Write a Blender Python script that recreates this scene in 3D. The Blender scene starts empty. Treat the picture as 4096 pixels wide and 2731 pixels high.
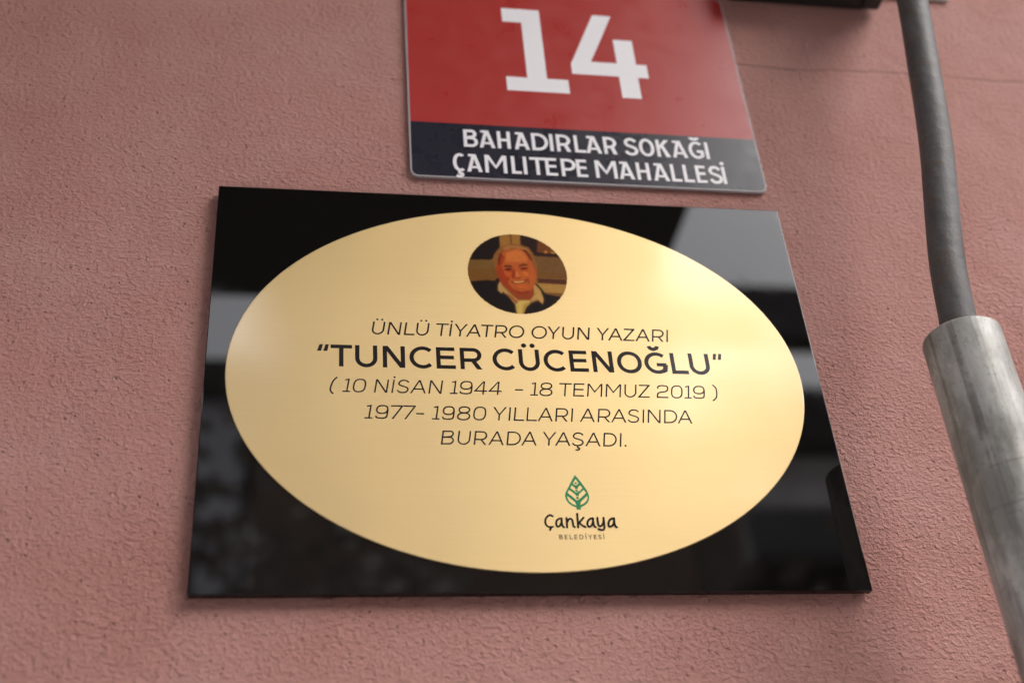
import bpy, bmesh, math, random
import numpy as np
from mathutils import Vector, Matrix

# ------------------------------------------------------------------ camera, sky, sun, exposure
SC = bpy.context.scene
COL = SC.collection
Z0 = 2.10                                   # height of the plaque's centre above the pavement (m)

cam = bpy.data.cameras.new('camera')
cam.sensor_width = 36.0
cam.lens = 44.343
cam.clip_start = 0.02
cam.clip_end = 500.0
cam.dof.use_dof = True
cam.dof.focus_distance = 0.805
cam.dof.aperture_fstop = 4.2
cam_ob = bpy.data.objects.new('camera', cam)
COL.objects.link(cam_ob)
R = Matrix(((0.98616427, -0.02575845, -0.16375757),
            (-0.14895953, -0.57116345, -0.80720715),
            (-0.07273993, 0.82043209, -0.56709795)))
Rm = R                                       # columns: right, up, back
cam_ob.matrix_world = Matrix.Translation((-0.14103, -0.66335 - 0.007, -0.44008 + Z0)) @ Rm.to_4x4()
SC.camera = cam_ob

SUN_EL, SUN_AZ = 45.0, 47.0                  # azimuth measured from the street side (-y) towards +x
world = bpy.data.worlds.new('World')
SC.world = world
world.use_nodes = True
wn = world.node_tree
bg = wn.nodes['Background']
sky = wn.nodes.new('ShaderNodeTexSky')
sky.sky_type = 'NISHITA'
sky.sun_disc = False
sky.sun_elevation = math.radians(SUN_EL)
sky.sun_rotation = math.radians(180.0 - SUN_AZ)
sky.altitude = 900
sky.air_density = 1.0
sky.dust_density = 6.0
sky.ozone_density = 1.0
hs = wn.nodes.new('ShaderNodeHueSaturation')
hs.inputs['Saturation'].default_value = 0.45
wn.links.new(sky.outputs['Color'], hs.inputs['Color'])
veil = wn.nodes.new('ShaderNodeMix')          # a thin even overcast in front of the clear sky
veil.data_type = 'RGBA'
veil.inputs[0].default_value = 0.78
veil.inputs[7].default_value = (6.2, 6.2, 6.5, 1)
wn.links.new(hs.outputs['Color'], veil.inputs[6])
wn.links.new(veil.outputs[2], bg.inputs['Color'])
bg.inputs['Strength'].default_value = 0.15

sd = bpy.data.lights.new('sun', 'SUN')
sd.energy = 0.5
sd.angle = math.radians(32)
sd.color = (1.0, 0.95, 0.89)
sun = bpy.data.objects.new('sun', sd)
COL.objects.link(sun)
el, az = math.radians(SUN_EL), math.radians(SUN_AZ)
to_sun = Vector((math.sin(az) * math.cos(el), -math.cos(az) * math.cos(el), math.sin(el)))
sun.rotation_euler = to_sun.to_track_quat('Z', 'Y').to_euler()
sun.location = to_sun * 20

SC.view_settings.view_transform = 'Standard'
SC.view_settings.look = 'None'
SC.view_settings.gamma = 1.0
SC.view_settings.exposure = 2.0
SC.render.engine = 'CYCLES'
SC.cycles.max_bounces = 8

# ------------------------------------------------------------------ helpers
def lin(c):
    return tuple(((v / 255.0) / 12.92 if v <= 10 else (((v / 255.0) + 0.055) / 1.055) ** 2.4) for v in c)

def link(name, me, parent=None, loc=None):
    o = bpy.data.objects.new(name, me)
    COL.objects.link(o)
    if parent is not None:
        o.parent = parent
    if loc is not None:
        o.location = loc
    return o

def thing(name, loc, label, cat):
    o = bpy.data.objects.new(name, None)
    o.empty_display_size = 0.05
    COL.objects.link(o)
    o.location = loc
    o['label'] = label
    o['category'] = cat
    return o

def mat(name, col=(0.5, 0.5, 0.5), rough=0.5, metal=0.0, ior=1.5, spec=0.5):
    m = bpy.data.materials.new(name)
    m.use_nodes = True
    b = m.node_tree.nodes['Principled BSDF']
    b.inputs['Base Color'].default_value = (*col, 1)
    b.inputs['Roughness'].default_value = rough
    b.inputs['Metallic'].default_value = metal
    b.inputs['IOR'].default_value = ior
    b.inputs['Specular IOR Level'].default_value = spec
    return m, m.node_tree, b

def N(nt, t, **kw):
    n = nt.nodes.new(t)
    for k, v in kw.items():
        setattr(n, k, v)
    return n

def noise(nt, vec, scale, detail=2.0, rough=0.5, dist=0.0):
    n = N(nt, 'ShaderNodeTexNoise')
    n.inputs['Scale'].default_value = scale
    n.inputs['Detail'].default_value = detail
    n.inputs['Roughness'].default_value = rough
    n.inputs['Distortion'].default_value = dist
    if vec is not None:
        nt.links.new(vec, n.inputs['Vector'])
    return n.outputs['Fac']

def ramp(nt, fac, stops, interp='LINEAR'):
    r = N(nt, 'ShaderNodeValToRGB')
    r.color_ramp.interpolation = interp
    e = r.color_ramp.elements
    while len(e) < len(stops):
        e.new(0.5)
    for i, (p, c) in enumerate(stops):
        e[i].position = p
        e[i].color = (c, c, c, 1) if not isinstance(c, tuple) else (*c, 1)
    nt.links.new(fac, r.inputs['Fac'])
    return r.outputs['Color']

def math_(nt, op, a, b=None, clamp=False):
    n = N(nt, 'ShaderNodeMath', operation=op, use_clamp=clamp)
    for i, v in enumerate((a, b)):
        if v is None:
            continue
        if isinstance(v, (int, float)):
            n.inputs[i].default_value = v
        else:
            nt.links.new(v, n.inputs[i])
    return n.outputs[0]

def mixc(nt, fac, a, b, blend='MIX'):
    n = N(nt, 'ShaderNodeMix', data_type='RGBA', blend_type=blend)
    for sock, v in ((n.inputs[0], fac), (n.inputs[6], a), (n.inputs[7], b)):
        if isinstance(v, (int, float)):
            sock.default_value = v
        elif isinstance(v, tuple):
            sock.default_value = (*v, 1)
        else:
            nt.links.new(v, sock)
    return n.outputs[2]

def objvec(nt, scale=(1, 1, 1)):
    tc = N(nt, 'ShaderNodeTexCoord')
    mp = N(nt, 'ShaderNodeMapping')
    mp.inputs['Scale'].default_value = scale
    nt.links.new(tc.outputs['Object'], mp.inputs['Vector'])
    return mp.outputs['Vector']

def bump(nt, b, height, dist, strength=1.0, prev=None):
    n = N(nt, 'ShaderNodeBump')
    n.inputs['Strength'].default_value = strength
    n.inputs['Distance'].default_value = dist
    nt.links.new(height, n.inputs['Height'])
    if prev is not None:
        nt.links.new(prev, n.inputs['Normal'])
    if b is not None:
        nt.links.new(n.outputs['Normal'], b.inputs['Normal'])
    return n.outputs['Normal']

def bm_box(bm, x0, x1, y0, y1, z0, z1, bevel=0.0, seg=2):
    r = bmesh.ops.create_cube(bm, size=1.0)
    for v in r['verts']:
        v.co = Vector((x0 + (v.co.x + .5) * (x1 - x0), y0 + (v.co.y + .5) * (y1 - y0), z0 + (v.co.z + .5) * (z1 - z0)))
    if bevel > 0:
        es = list({e for v in r['verts'] for e in v.link_edges})
        bmesh.ops.bevel(bm, geom=es, offset=bevel, segments=seg, affect='EDGES', profile=0.5)

def finish(name, bm, materials, parent=None, smooth=False, loc=None):
    bm.normal_update()
    me = bpy.data.meshes.new(name)
    bm.to_mesh(me)
    bm.free()
    for m in (materials if isinstance(materials, (list, tuple)) else [materials]):
        me.materials.append(m)
    if smooth:
        for p in me.polygons:
            p.use_smooth = True
    return link(name, me, parent, loc)

def box(name, ext, m, parent=None, bevel=0.0, seg=2):
    bm = bmesh.new()
    bm_box(bm, *ext, bevel=bevel, seg=seg)
    return finish(name, bm, m, parent)

class Flat:
    """printed / cut flat shapes in the wall plane, given in millimetres; each piece a hair above the last"""
    def __init__(self, y, step=0.000006):
        self.bm = bmesh.new(); self.y = y; self.step = step; self.n = 0
    def _y(self):
        self.n += 1
        return self.y - self.n * self.step
    def poly(self, pts, mi=0):
        a = sum(pts[i - 1][0] * pts[i][1] - pts[i][0] * pts[i - 1][1] for i in range(len(pts)))
        if a < 0:
            pts = pts[::-1]
        y = self._y()
        try:
            f = self.bm.faces.new([self.bm.verts.new((p[0] / 1000, y, p[1] / 1000)) for p in pts])
            f.material_index = mi
        except ValueError:
            pass
    def disc(self, c, r, mi=0, ry=None, n=28):
        ry = r if ry is None else ry
        self.poly([(c[0] + r * math.cos(2 * math.pi * i / n), c[1] + ry * math.sin(2 * math.pi * i / n)) for i in range(n)], mi)
    def stroke(self, pts, w, closed=False, mi=0):
        n = len(pts); y = self._y(); h = w / 2
        L, Rr = [], []
        for i in range(n):
            p = Vector(pts[i])
            if closed:
                a, b = Vector(pts[i - 1]), Vector(pts[(i + 1) % n])
            else:
                a = Vector(pts[i - 1]) if i > 0 else None
                b = Vector(pts[i + 1]) if i < n - 1 else None
            d1 = (p - a).normalized() if a is not None else None
            d2 = (b - p).normalized() if b is not None else None
            d1 = d1 or d2; d2 = d2 or d1
            t = (d1 + d2)
            t = t.normalized() if t.length > 1e-6 else d1
            nn = Vector((-t.y, t.x))
            c = max(0.35, nn.dot(Vector((-d1.y, d1.x))))
            L.append(p + nn * (h / c)); Rr.append(p - nn * (h / c))
        vl = [self.bm.verts.new((p.x / 1000, y, p.y / 1000)) for p in L]
        vr = [self.bm.verts.new((p.x / 1000, y, p.y / 1000)) for p in Rr]
        for i in range(n if closed else n - 1):
            j = (i + 1) % n
            f = self.bm.faces.new((vl[i], vr[i], vr[j], vl[j]))
            f.material_index = mi
    def build(self, name, mats, parent):
        bmesh.ops.recalc_face_normals(self.bm, faces=[])
        for f in self.bm.faces:
            f.normal_update()
            if f.normal.y > 0:
                f.normal_flip()
        return finish(name, self.bm, mats, parent)

def arc(cx, cy, rx, ry, a0, a1, n=20):
    return [(cx + rx * math.cos(math.radians(a0 + (a1 - a0) * i / n)), cy + ry * math.sin(math.radians(a0 + (a1 - a0) * i / n))) for i in range(n + 1)]

def superell(cx, cy, rx, ry, e=2.5, n=40):
    out = []
    for i in range(n):
        t = 2 * math.pi * i / n
        c, s = math.cos(t), math.sin(t)
        out.append((cx + rx * math.copysign(abs(c) ** (2 / e), c), cy + ry * math.copysign(abs(s) ** (2 / e), s)))
    return out

def smooth_line(pts, k=6):
    out = []
    for i in range(len(pts) - 1):
        p0 = pts[max(0, i - 1)]; p1 = pts[i]; p2 = pts[i + 1]; p3 = pts[min(len(pts) - 1, i + 2)]
        for j in range(k):
            t = j / k
            out.append(tuple(0.5 * (2 * p1[a] + (p2[a] - p0[a]) * t + (2 * p0[a] - 5 * p1[a] + 4 * p2[a] - p3[a]) * t * t
                                    + (3 * p1[a] - p0[a] - 3 * p2[a] + p3[a]) * t ** 3) for a in (0, 1)))
    out.append(tuple(pts[-1]))
    return out

S_CURVE = [(.94, .83), (.78, .95), (.52, 1.0), (.22, .95), (.06, .77), (.16, .61), (.5, .51), (.84, .41), (.97, .24), (.82, .06), (.5, 0), (.18, .05), (.0, .2)]

def glyph(ch, W, H, w, style='geo'):
    """pieces of one letter inside the box 0..W, 0..H:  ('p', polygon) or ('s', centre line, closed) or ('d', centre, r)"""
    h = w / 2; P = []
    rect = lambda x0, y0, x1, y1: P.append(('p', [(x0, y0), (x1, y0), (x1, y1), (x0, y1)]))
    st = lambda pts, closed=False: P.append(('s', pts, closed))
    poly = lambda *pts: P.append(('p', list(pts)))
    base = {'Ü': 'U', 'Ğ': 'G', 'İ': 'I', 'Ş': 'S', 'Ç': 'C'}.get(ch, ch)
    dw = w * 1.22
    if base == 'I':
        rect(W / 2 - h, 0, W / 2 + h, H)
    elif base == 'L':
        rect(0, 0, w, H); rect(w * .5, 0, W, w)
    elif base == 'T':
        rect(0, H - w, W, H); rect(W / 2 - h, 0, W / 2 + h, H - w * .5)
    elif base == 'E':
        rect(0, 0, w, H)
        for y0, x1 in ((0, W), (H * .53 - h, W * .93), (H - w, W * .97)):
            rect(w * .5, y0, x1, y0 + w)
    elif base == 'F':
        rect(0, 0, w, H); rect(w * .5, H - w, W, H)
    elif base == 'H':
        rect(0, 0, w, H); rect(W - w, 0, W, H); rect(w * .5, H / 2 - h, W - w * .5, H / 2 + h)
    elif base == 'N':
        rect(0, 0, w, H); rect(W - w, 0, W, H); poly((0, H), (dw, H), (W, 0), (W - dw, 0))
    elif base == 'M':
        rect(0, 0, w, H); rect(W - w, 0, W, H)
        v = H * (.30 if style == 'geo' else .22)
        poly((0, H), (dw, H), (W / 2, v + w * 1.25), (W - dw, H), (W, H), (W / 2 + w * .05, v), (W / 2 - w * .05, v))
    elif base == 'U':
        ry = min(W / 2, H * .42) - h
        st([(h, H)] + arc(W / 2, h * .8 + ry, W / 2 - h, ry, 180, 360, 24) + [(W - h, H)])
    elif base == 'Y':
        ym = H * .42
        poly((0, H), (dw, H), (W / 2 + h, ym), (W / 2 - h, ym))
        poly((W - dw, H), (W, H), (W / 2 + h, ym), (W / 2 - h, ym))
        rect(W / 2 - h, 0, W / 2 + h, ym + w * .4)
    elif base == 'A' and style == 'geo':
        poly((0, 0), (w * 1.1, 0), (W / 2 + w * .55, H), (W / 2 - w * .55, H))
        poly((W, 0), (W - w * 1.1, 0), (W / 2 - w * .55, H), (W / 2 + w * .55, H))
        rect(W * .2, H * .27, W * .8, H * .27 + w)
    elif base == 'A':
        # the street plate's own capital A: a steep stroke with a small flag at its head
        poly((0, 0), (w * 1.05, 0), (W * .36 + w * .95, H), (W * .36, H))
        poly((W, 0), (W - w * 1.1, 0), (W * .61 - w * 1.05, H), (W * .61, H))
        rect(W * .16, H * .20, W * .86, H * .20 + w * .82)
        rect(W * .10, H - w * .85, W * .5, H)
    elif base == 'Z':
        rect(0, 0, W, w); rect(W * .04, H - w, W * .98, H); poly((0, w * .6), (dw * 1.1, w * .6), (W * .98, H - w * .6), (W * .98 - dw * 1.1, H - w * .6))
    elif base == 'K':
        rect(0, 0, w, H)
        poly((w * .6, H * .38), (w * .6, H * .38 + w * 1.3), (W - dw * 1.15, H), (W, H))
        poly((W * .34, H * .58), (W * .34 + w * .9, H * .66), (W, 0), (W - dw * 1.15, 0))
    elif base in 'RPB':
        rect(0, 0, w, H)
        if base == 'B':
            m = H * .52
            r1 = (H - m) / 2; r2 = (m + w * .2) / 2
            st([(h, H - h), (W * .5, H - h)] + arc(W * .93 - r1, (H + m) / 2, r1 - h + .02, r1 - h + w * .1, 90, -90, 14) + [(h, m)])
            st([(h, m), (W * .5, m)] + arc(W - r2, m / 2 + h * .5, r2 - h, m / 2 - h * .5, 90, -90, 14) + [(h, h)])
        else:
            m = H * (.34 if base == 'R' else .32)
            r1 = (H - m) / 2
            st([(h, H - h), (W - r1 - w * .1, H - h)] + arc(W * (.97 if base == 'R' else 1) - r1 + h * .3, (H + m) / 2, r1 - h, r1 - h, 90, -90, 18) + [(h, m + h)])
            if base == 'R':
                poly((W * .46, m + h), (W * .46 + dw, m + h), (W, 0), (W - dw, 0))
    elif base == 'D':
        rect(0, 0, w, H)
        rx = min(W * .62, H * .5)
        st([(h, H - h)] + arc(W - rx, H / 2, rx - h, H / 2 - h, 90, -90, 26) + [(h, h)])
    elif base == 'O':
        st(superell(W / 2, H / 2, W / 2 - h, H / 2 - h + w * .12, 2.1, 48), True)
    elif base == 'C':
        k = 46 if style == 'geo' else 55
        rx = (W - w) / (1 + math.cos(math.radians(k))) * 1.0
        st(arc(h + rx, H / 2, rx, H / 2 - h + w * .1, k, 360 - k, 36))
    elif base == 'G':
        k = 48
        rx = (W - w) / 1.72
        st(arc(h + rx, H / 2, rx, H / 2 - h + w * .1, k, 322, 36) + [(W - h, H * .13)])
        rect(W - w, H * .1, W, H * .5); rect(W * .55, H * .5 - w * .95, W - w * .5, H * .5 - .02)
    elif base == 'S':
        st(smooth_line([(h + x * (W - w), h * .8 + y * (H - w * .8)) for x, y in S_CURVE], 5))
    elif base == '1':
        rect(0, 0, W, w * .95)
        x = W * .56
        rect(x - h, w * .5, x + h, H); poly((W * .08, H * .9 - w * .5), (x, H - w), (x, H), (W * .08, H * .9 + w * .45))
    elif base == '0':
        st(superell(W / 2, H / 2, W / 2 - h, H / 2 - h + w * .1, 2.7, 48), True)
    elif base == '2':
        st(smooth_line([(h, H * .72), (W * .10, H * .88), (W * .3, H - h), (W * .62, H - h), (W * .88, H * .88), (W * .92, H * .72), (W * .84, H * .55), (W * .6, H * .48), (W * .36, H * .45), (W * .12, H * .36), (h, H * .18)], 5) + [(h, w * .4)])
        rect(0, 0, W, w)
    elif base == '4':
        rect(0, H * .22, W, H * .22 + w); rect(W * .72 - h, 0, W * .72 + h, H)
        poly((0, H * .22 + w * .4), (w * 1.3, H * .22 + w * .4), (W * .72, H - w * .2), (W * .72, H), (W * .72 - w * .8, H))
    elif base == '7':
        rect(0, H - w, W, H); poly((W * .22 - w * .1, 0), (W * .22 + w * 1.05, 0), (W, H - w * .6), (W - w * 1.2, H - w * .6))
    elif base == '8':
        st(superell(W / 2, H * .745, W * .45 - h, H * .255 - h + w * .1, 2.3, 36), True)
        st(superell(W / 2, H * .265, W * .5 - h, H * .265 - h + w * .3, 2.3, 36), True)
    elif base == '9':
        st(superell(W * .49, H * .675, W * .49 - h, H * .325 - h + w * .1, 2.4, 40), True)
        st(smooth_line([(W - h, H * .68), (W - h, H * .36), (W * .9, H * .13), (W * .66, h), (W * .38, h), (W * .14, H * .09), (h, H * .22)], 5))
    elif base == '(':
        st(smooth_line([(W - h * .6, H * 1.1), (W * .4, H * .85), (h, H * .45), (W * .18, H * .1), (W * .75, -H * .15)], 6))
    elif base == ')':
        st(smooth_line([(h * .4, H * 1.1), (W * .7, H * .85), (W - h, H * .45), (W * .75, H * .1), (h, -H * .15)], 6))
    elif base == '-':
        rect(0, H * .36, W, H * .36 + w)
    elif base == '.':
        P.append(('d', (W / 2, w * .68), w * .68))
    if ch == 'Ü':
        dx = H * (.16 if w < H * .15 else .17)
        for s in (-1, 1):
            P.append(('d', (W / 2 + s * dx, H * 1.18), max(w * .62, H * .07)))
    if ch == 'İ':
        P.append(('d', (W / 2, H * 1.18), max(w * .66, H * .07)))
    if ch == 'Ğ':
        kb = 1.31 if style == 'geo' else 1.25
        st(arc(W * .5, H * kb, H * .17, H * (.15 if style == 'geo' else .10), 180, 360, 12))
    if ch in 'ŞÇ':
        x = W * .5
        rect(x - h * .8, -H * .12, x + h * .8, h)
        st(smooth_line([(x - h * .4, -H * .1), (x + H * .1, -H * .13), (x + H * .11, -H * .24), (x, -H * .29), (x - H * .13, -H * .26)], 5))
    return P

def letter_line(F, entries, base, H, w, slant=0.0, style='geo', mi=0):
    for ch, x0, x1 in entries:
        W = x1 - x0
        F.n = 0
        if ch in 'Iİ' :
            c = (x0 + x1) / 2; x0, W = c - w / 2, w
        for pc in glyph(ch, W, H, w, style):
            tr = lambda p: (x0 + p[0] + slant * p[1], base + p[1])
            if pc[0] == 'p':
                F.poly([tr(p) for p in pc[1]], mi)
            elif pc[0] == 's':
                F.stroke([tr(p) for p in pc[1]], w, pc[2], mi)
            else:
                F.disc(tr(pc[1]), pc[2], mi)

# ------------------------------------------------------------------ measured lettering and artwork (millimetres from the plaque's centre)
PORT =  [[[32,18,14],[[-30.5,93.3],[-29.4,96.1],[-28.0,98.7],[-26.5,101.2],[-24.6,103.6],[-22.6,105.7],[-20.5,107.7],[-18.1,109.6],[-15.6,111.1],[-13.0,112.5],[-10.2,113.6],[-8.9,114.1],[-9.2,103.6],[-15.6,92.5],[-30.9,92.0],[-31.0,92.0]]],[[168,128,72],[[-8.9,114.1],[-7.4,114.5],[-4.5,115.2],[-1.6,115.6],[1.4,115.7],[4.4,115.6],[5.4,115.4],[5.3,105.5],[-9.2,103.6]]],[[120,85,45],[[-1.8,115.5],[-1.6,115.6],[-0.5,115.6],[-0.7,105.2],[-1.8,105.1]]],[[50,27,16],[[5.4,115.4],[7.3,115.2],[10.2,114.5],[13.0,113.6],[15.8,112.5],[18.4,111.1],[20.9,109.6],[23.3,107.7],[25.4,105.7],[27.4,103.6],[29.3,101.2],[30.8,98.7],[31.9,96.7],[14.2,97.3],[10.7,104.6],[5.3,106.1]]],[[120,78,34],[[17.6,110.8],[19.1,110.7],[20.9,109.6],[23.3,107.7],[25.4,105.7],[27.4,103.6],[29.3,101.2],[30.1,99.8],[23.1,100.0],[16.3,100.8]]],[[210,140,70],[[21.4,101.8],[22.6,102.4],[23.7,101.8],[23.5,100.3],[22.3,99.8],[21.4,100.5]]],[[190,150,60],[[26.0,101.9],[28.7,101.1],[29.0,99.7],[26.3,100.2]]],[[126,96,58],[[14.2,97.3],[31.9,96.7],[32.2,96.1],[33.3,93.3],[34.2,90.5],[34.9,87.6],[35.3,84.7],[35.4,82.5],[14.8,83.1]]],[[128,92,44],[[14.8,83.1],[35.4,82.5],[35.4,81.7],[35.3,78.7],[35.2,78.0],[14.4,78.6]]],[[92,50,30],[[14.4,78.0],[35.1,77.5],[34.9,75.8],[34.3,73.3],[14.5,73.9]]],[[182,148,90],[[14.0,73.9],[34.3,73.3],[34.2,72.9],[33.3,70.1],[32.2,67.3],[31.5,65.9],[18.7,66.3]]],[[135,96,52],[[17.8,66.0],[31.3,65.6],[30.8,64.7],[29.4,62.5],[19.9,63.9]]],[[128,102,62],[[-32.5,84.7],[-32.1,87.6],[-31.4,90.5],[-31.0,92.0],[-14.7,92.2],[-13.5,84.1],[-32.5,84.3]]],[[130,95,50],[[-32.1,75.8],[-32.5,78.7],[-32.6,81.7],[-32.5,84.3],[-13.5,84.1],[-10.8,76.4],[-16.8,74.2],[-31.6,73.6]]],[[28,15,14],[[-4.5,48.2],[-7.4,48.9],[-10.2,49.8],[-13.0,50.9],[-15.6,52.3],[-18.1,53.8],[-20.5,55.7],[-22.6,57.7],[-24.6,59.8],[-26.5,62.2],[-28.0,64.7],[-29.4,67.3],[-30.5,70.1],[-31.4,72.9],[-31.6,73.5],[-19.4,75.2],[-15.0,74.6],[-11.8,78.0],[-11.2,74.2],[-12.9,66.4],[-10.3,65.4],[-6.1,61.8],[-2.2,55.4],[-1.6,47.8]]],[[28,15,14],[[12.7,74.6],[16.7,69.3],[19.1,64.9],[29.6,62.8],[29.3,62.2],[27.4,59.8],[25.4,57.7],[23.3,55.7],[20.9,53.8],[18.4,52.3],[15.8,50.9],[13.0,49.8],[10.2,48.9],[7.3,48.2],[4.4,47.8],[2.8,47.8],[4.7,52.9],[9.0,56.9],[13.6,59.3],[16.5,56.1]]],[[214,194,128],[[1.4,47.7],[-1.6,47.8],[-1.7,47.8],[-2.2,55.4],[0.7,58.8],[8.7,59.1],[4.9,53.0],[2.9,47.8]]],[[190,160,90],[[1.7,47.7],[3.1,55.0],[6.9,57.9],[4.9,53.0],[2.9,47.8]]],[[158,78,42],[[-8.6,71.0],[12.0,71.3],[11.2,64.1],[8.3,59.6],[0.8,59.0],[-3.8,63.5]]],[[196,168,122],[[-11.4,74.2],[-9.1,69.3],[-5.1,64.0],[0.5,58.2],[-2.0,54.9],[-6.9,62.8],[-10.0,66.5],[-10.7,64.0],[-13.1,66.7],[-12.8,70.8]]],[[170,110,70],[[-8.1,64.9],[-4.7,62.9],[0.0,57.7],[-1.7,55.4]]],[[200,168,116],[[12.6,72.7],[15.8,68.1],[17.2,62.1],[17.3,59.4],[16.3,56.0],[13.5,60.3],[9.1,58.3],[8.1,59.5],[11.3,63.5],[11.4,69.6]]],[[150,106,62],[[-14.8,90.8],[-14.1,96.5],[-11.7,100.6],[-9.2,103.6],[-5.2,106.1],[-0.1,107.4],[6.3,106.4],[10.6,104.0],[13.1,100.1],[14.5,94.4],[15.7,89.9],[15.1,85.4],[13.1,84.2],[11.0,92.0],[-8.3,93.4],[-11.4,85.3],[-13.0,84.1],[-14.7,87.4]]],[[175,128,80],[[-7.6,103.7],[-2.9,106.0],[3.9,105.7],[9.7,103.4],[11.6,98.9],[6.9,102.7],[-0.8,103.5],[-6.5,100.9]]],[[176,98,54],[[13.3,86.4],[15.5,88.8],[14.6,82.0],[13.0,78.0]]],[[192,108,56],[[-8.4,99.1],[-3.2,102.2],[5.1,103.2],[9.4,99.9],[11.6,93.2],[13.2,85.3],[14.1,78.6],[12.1,71.3],[9.0,67.0],[3.0,65.3],[-2.2,66.2],[-7.8,68.8],[-11.4,74.7],[-12.8,80.8],[-13.4,85.2],[-11.0,93.2]]],[[168,72,34],[[-11.0,93.2],[-8.5,97.9],[-6.6,95.7],[-7.8,91.1],[-9.2,87.7],[-7.8,82.1],[-4.9,78.3],[-6.1,73.8],[-3.0,68.4],[3.0,65.5],[-2.2,66.2],[-7.8,68.8],[-11.4,74.7],[-12.8,80.8],[-13.2,85.2]]],[[210,130,74],[[-5.2,99.2],[1.3,101.8],[6.7,100.9],[9.4,94.2],[7.8,91.3],[-0.3,91.5],[-6.2,91.2]]],[[118,40,16],[[-11.4,93.2],[-9.6,98.4],[-7.9,99.7],[-9.7,93.3],[-11.0,87.6],[-11.6,88.1]]],[[118,44,18],[[5.5,102.3],[9.1,102.2],[11.6,96.6],[12.5,92.1],[10.9,93.7],[8.4,99.3]]],[[178,78,30],[[-7.1,85.8],[-2.0,86.9],[-1.2,82.4],[-4.6,82.3],[-6.8,83.6]]],[[178,80,32],[[2.5,86.8],[9.3,87.7],[8.6,84.5],[3.6,84.0]]],[[72,34,20],[[-8.8,86.7],[-6.4,88.4],[-2.8,88.2],[-1.4,86.8],[-3.4,87.0],[-6.5,86.8]]],[[92,50,26],[[1.9,87.9],[5.9,90.3],[8.2,89.9],[9.1,88.4],[6.7,88.6],[2.5,87.3]]],[[55,20,12],[[-8.0,84.2],[-5.3,85.8],[-2.5,85.4],[-3.1,84.3],[-5.9,83.9]]],[[58,22,12],[[3.6,85.7],[6.1,86.8],[8.7,86.4],[7.3,85.5],[4.6,85.1]]],[[160,66,24],[[-1.3,85.8],[-3.3,79.5],[-1.1,77.8],[-0.1,81.3],[-0.4,84.7]]],[[224,142,78],[[0.6,83.6],[2.3,79.8],[0.9,78.7],[-0.1,80.8]]],[[140,54,20],[[-3.3,79.5],[-1.1,77.9],[0.8,77.3],[3.7,78.8],[3.6,77.9],[0.8,76.6],[-2.3,77.3]]],[[216,128,64],[[4.9,83.2],[8.7,82.8],[8.8,79.2],[5.5,79.9]]],[[205,100,44],[[-7.8,81.6],[-4.7,81.4],[-4.0,78.9],[-6.3,78.3]]],[[125,44,16],[[8.1,78.9],[8.9,74.5],[8.4,72.9],[7.7,76.9]]],[[150,50,18],[[-4.0,78.4],[-5.4,75.0],[-6.0,75.2],[-4.9,78.3]]],[[112,34,16],[[-4.3,74.7],[-0.7,74.6],[3.8,75.6],[8.1,76.9],[6.2,74.4],[1.4,72.7],[-2.2,73.1]]],[[236,192,134],[[-2.5,74.5],[2.0,74.8],[6.3,75.8],[4.3,74.3],[1.0,73.4],[-1.5,73.7]]],[[206,112,58],[[0.8,71.4],[6.2,72.1],[7.1,69.4],[2.4,68.1]]],[[150,56,22],[[-2.2,67.1],[3.1,65.9],[9.0,67.8],[6.6,65.0],[1.2,64.5]]]]
LEAF =  [[(25.0, -72.9), (21.7, -78.5), (18.8, -83.6), (17.8, -85.6), (17.5, -87.5), (17.9, -90.1), (19.2, -92.4), (21.3, -94.1), (23.6, -95.1), (23.7, -96.6), (26.2, -96.6), (26.4, -95.0), (29.3, -93.5), (31.3, -91.5), (32.4, -88.4), (32.1, -85.5), (31.1, -82.9), (28.1, -77.6)]]
LGOLD =  [[(25.1, -75.8), (26.7, -78.6), (25.8, -79.7), (24.8, -80.0), (23.9, -79.6), (23.3, -78.6)], [(22.4, -80.0), (24.0, -81.7), (24.3, -82.9), (23.9, -84.2), (21.2, -82.0)], [(27.5, -80.0), (25.9, -81.7), (25.8, -82.9), (26.4, -84.4), (28.7, -82.0)], [(23.7, -83.8), (24.2, -82.9), (25.0, -82.5), (25.8, -82.9), (26.1, -83.8), (25.6, -84.7), (24.8, -85.1), (24.0, -84.7)], [(20.4, -83.3), (24.0, -86.5), (24.1, -87.6), (23.8, -89.7), (19.3, -85.2)], [(29.3, -83.2), (26.1, -86.3), (26.1, -87.6), (26.1, -89.6), (30.7, -85.2)], [(23.7, -88.7), (24.1, -87.6), (25.1, -87.2), (26.0, -87.6), (26.3, -88.7), (25.8, -89.8), (24.8, -90.3), (23.9, -89.8)], [(18.8, -87.3), (23.3, -91.7), (23.7, -93.8), (21.5, -92.8), (19.7, -91.1), (18.9, -89.1)], [(31.2, -87.3), (26.8, -91.3), (26.2, -93.5), (28.2, -92.6), (30.2, -90.8), (31.2, -88.9)]]
DOTS =  [((24.9, -78.6), 0.71), ((24.9, -83.8), 0.8), ((25.0, -88.7), 0.88)]
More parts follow.
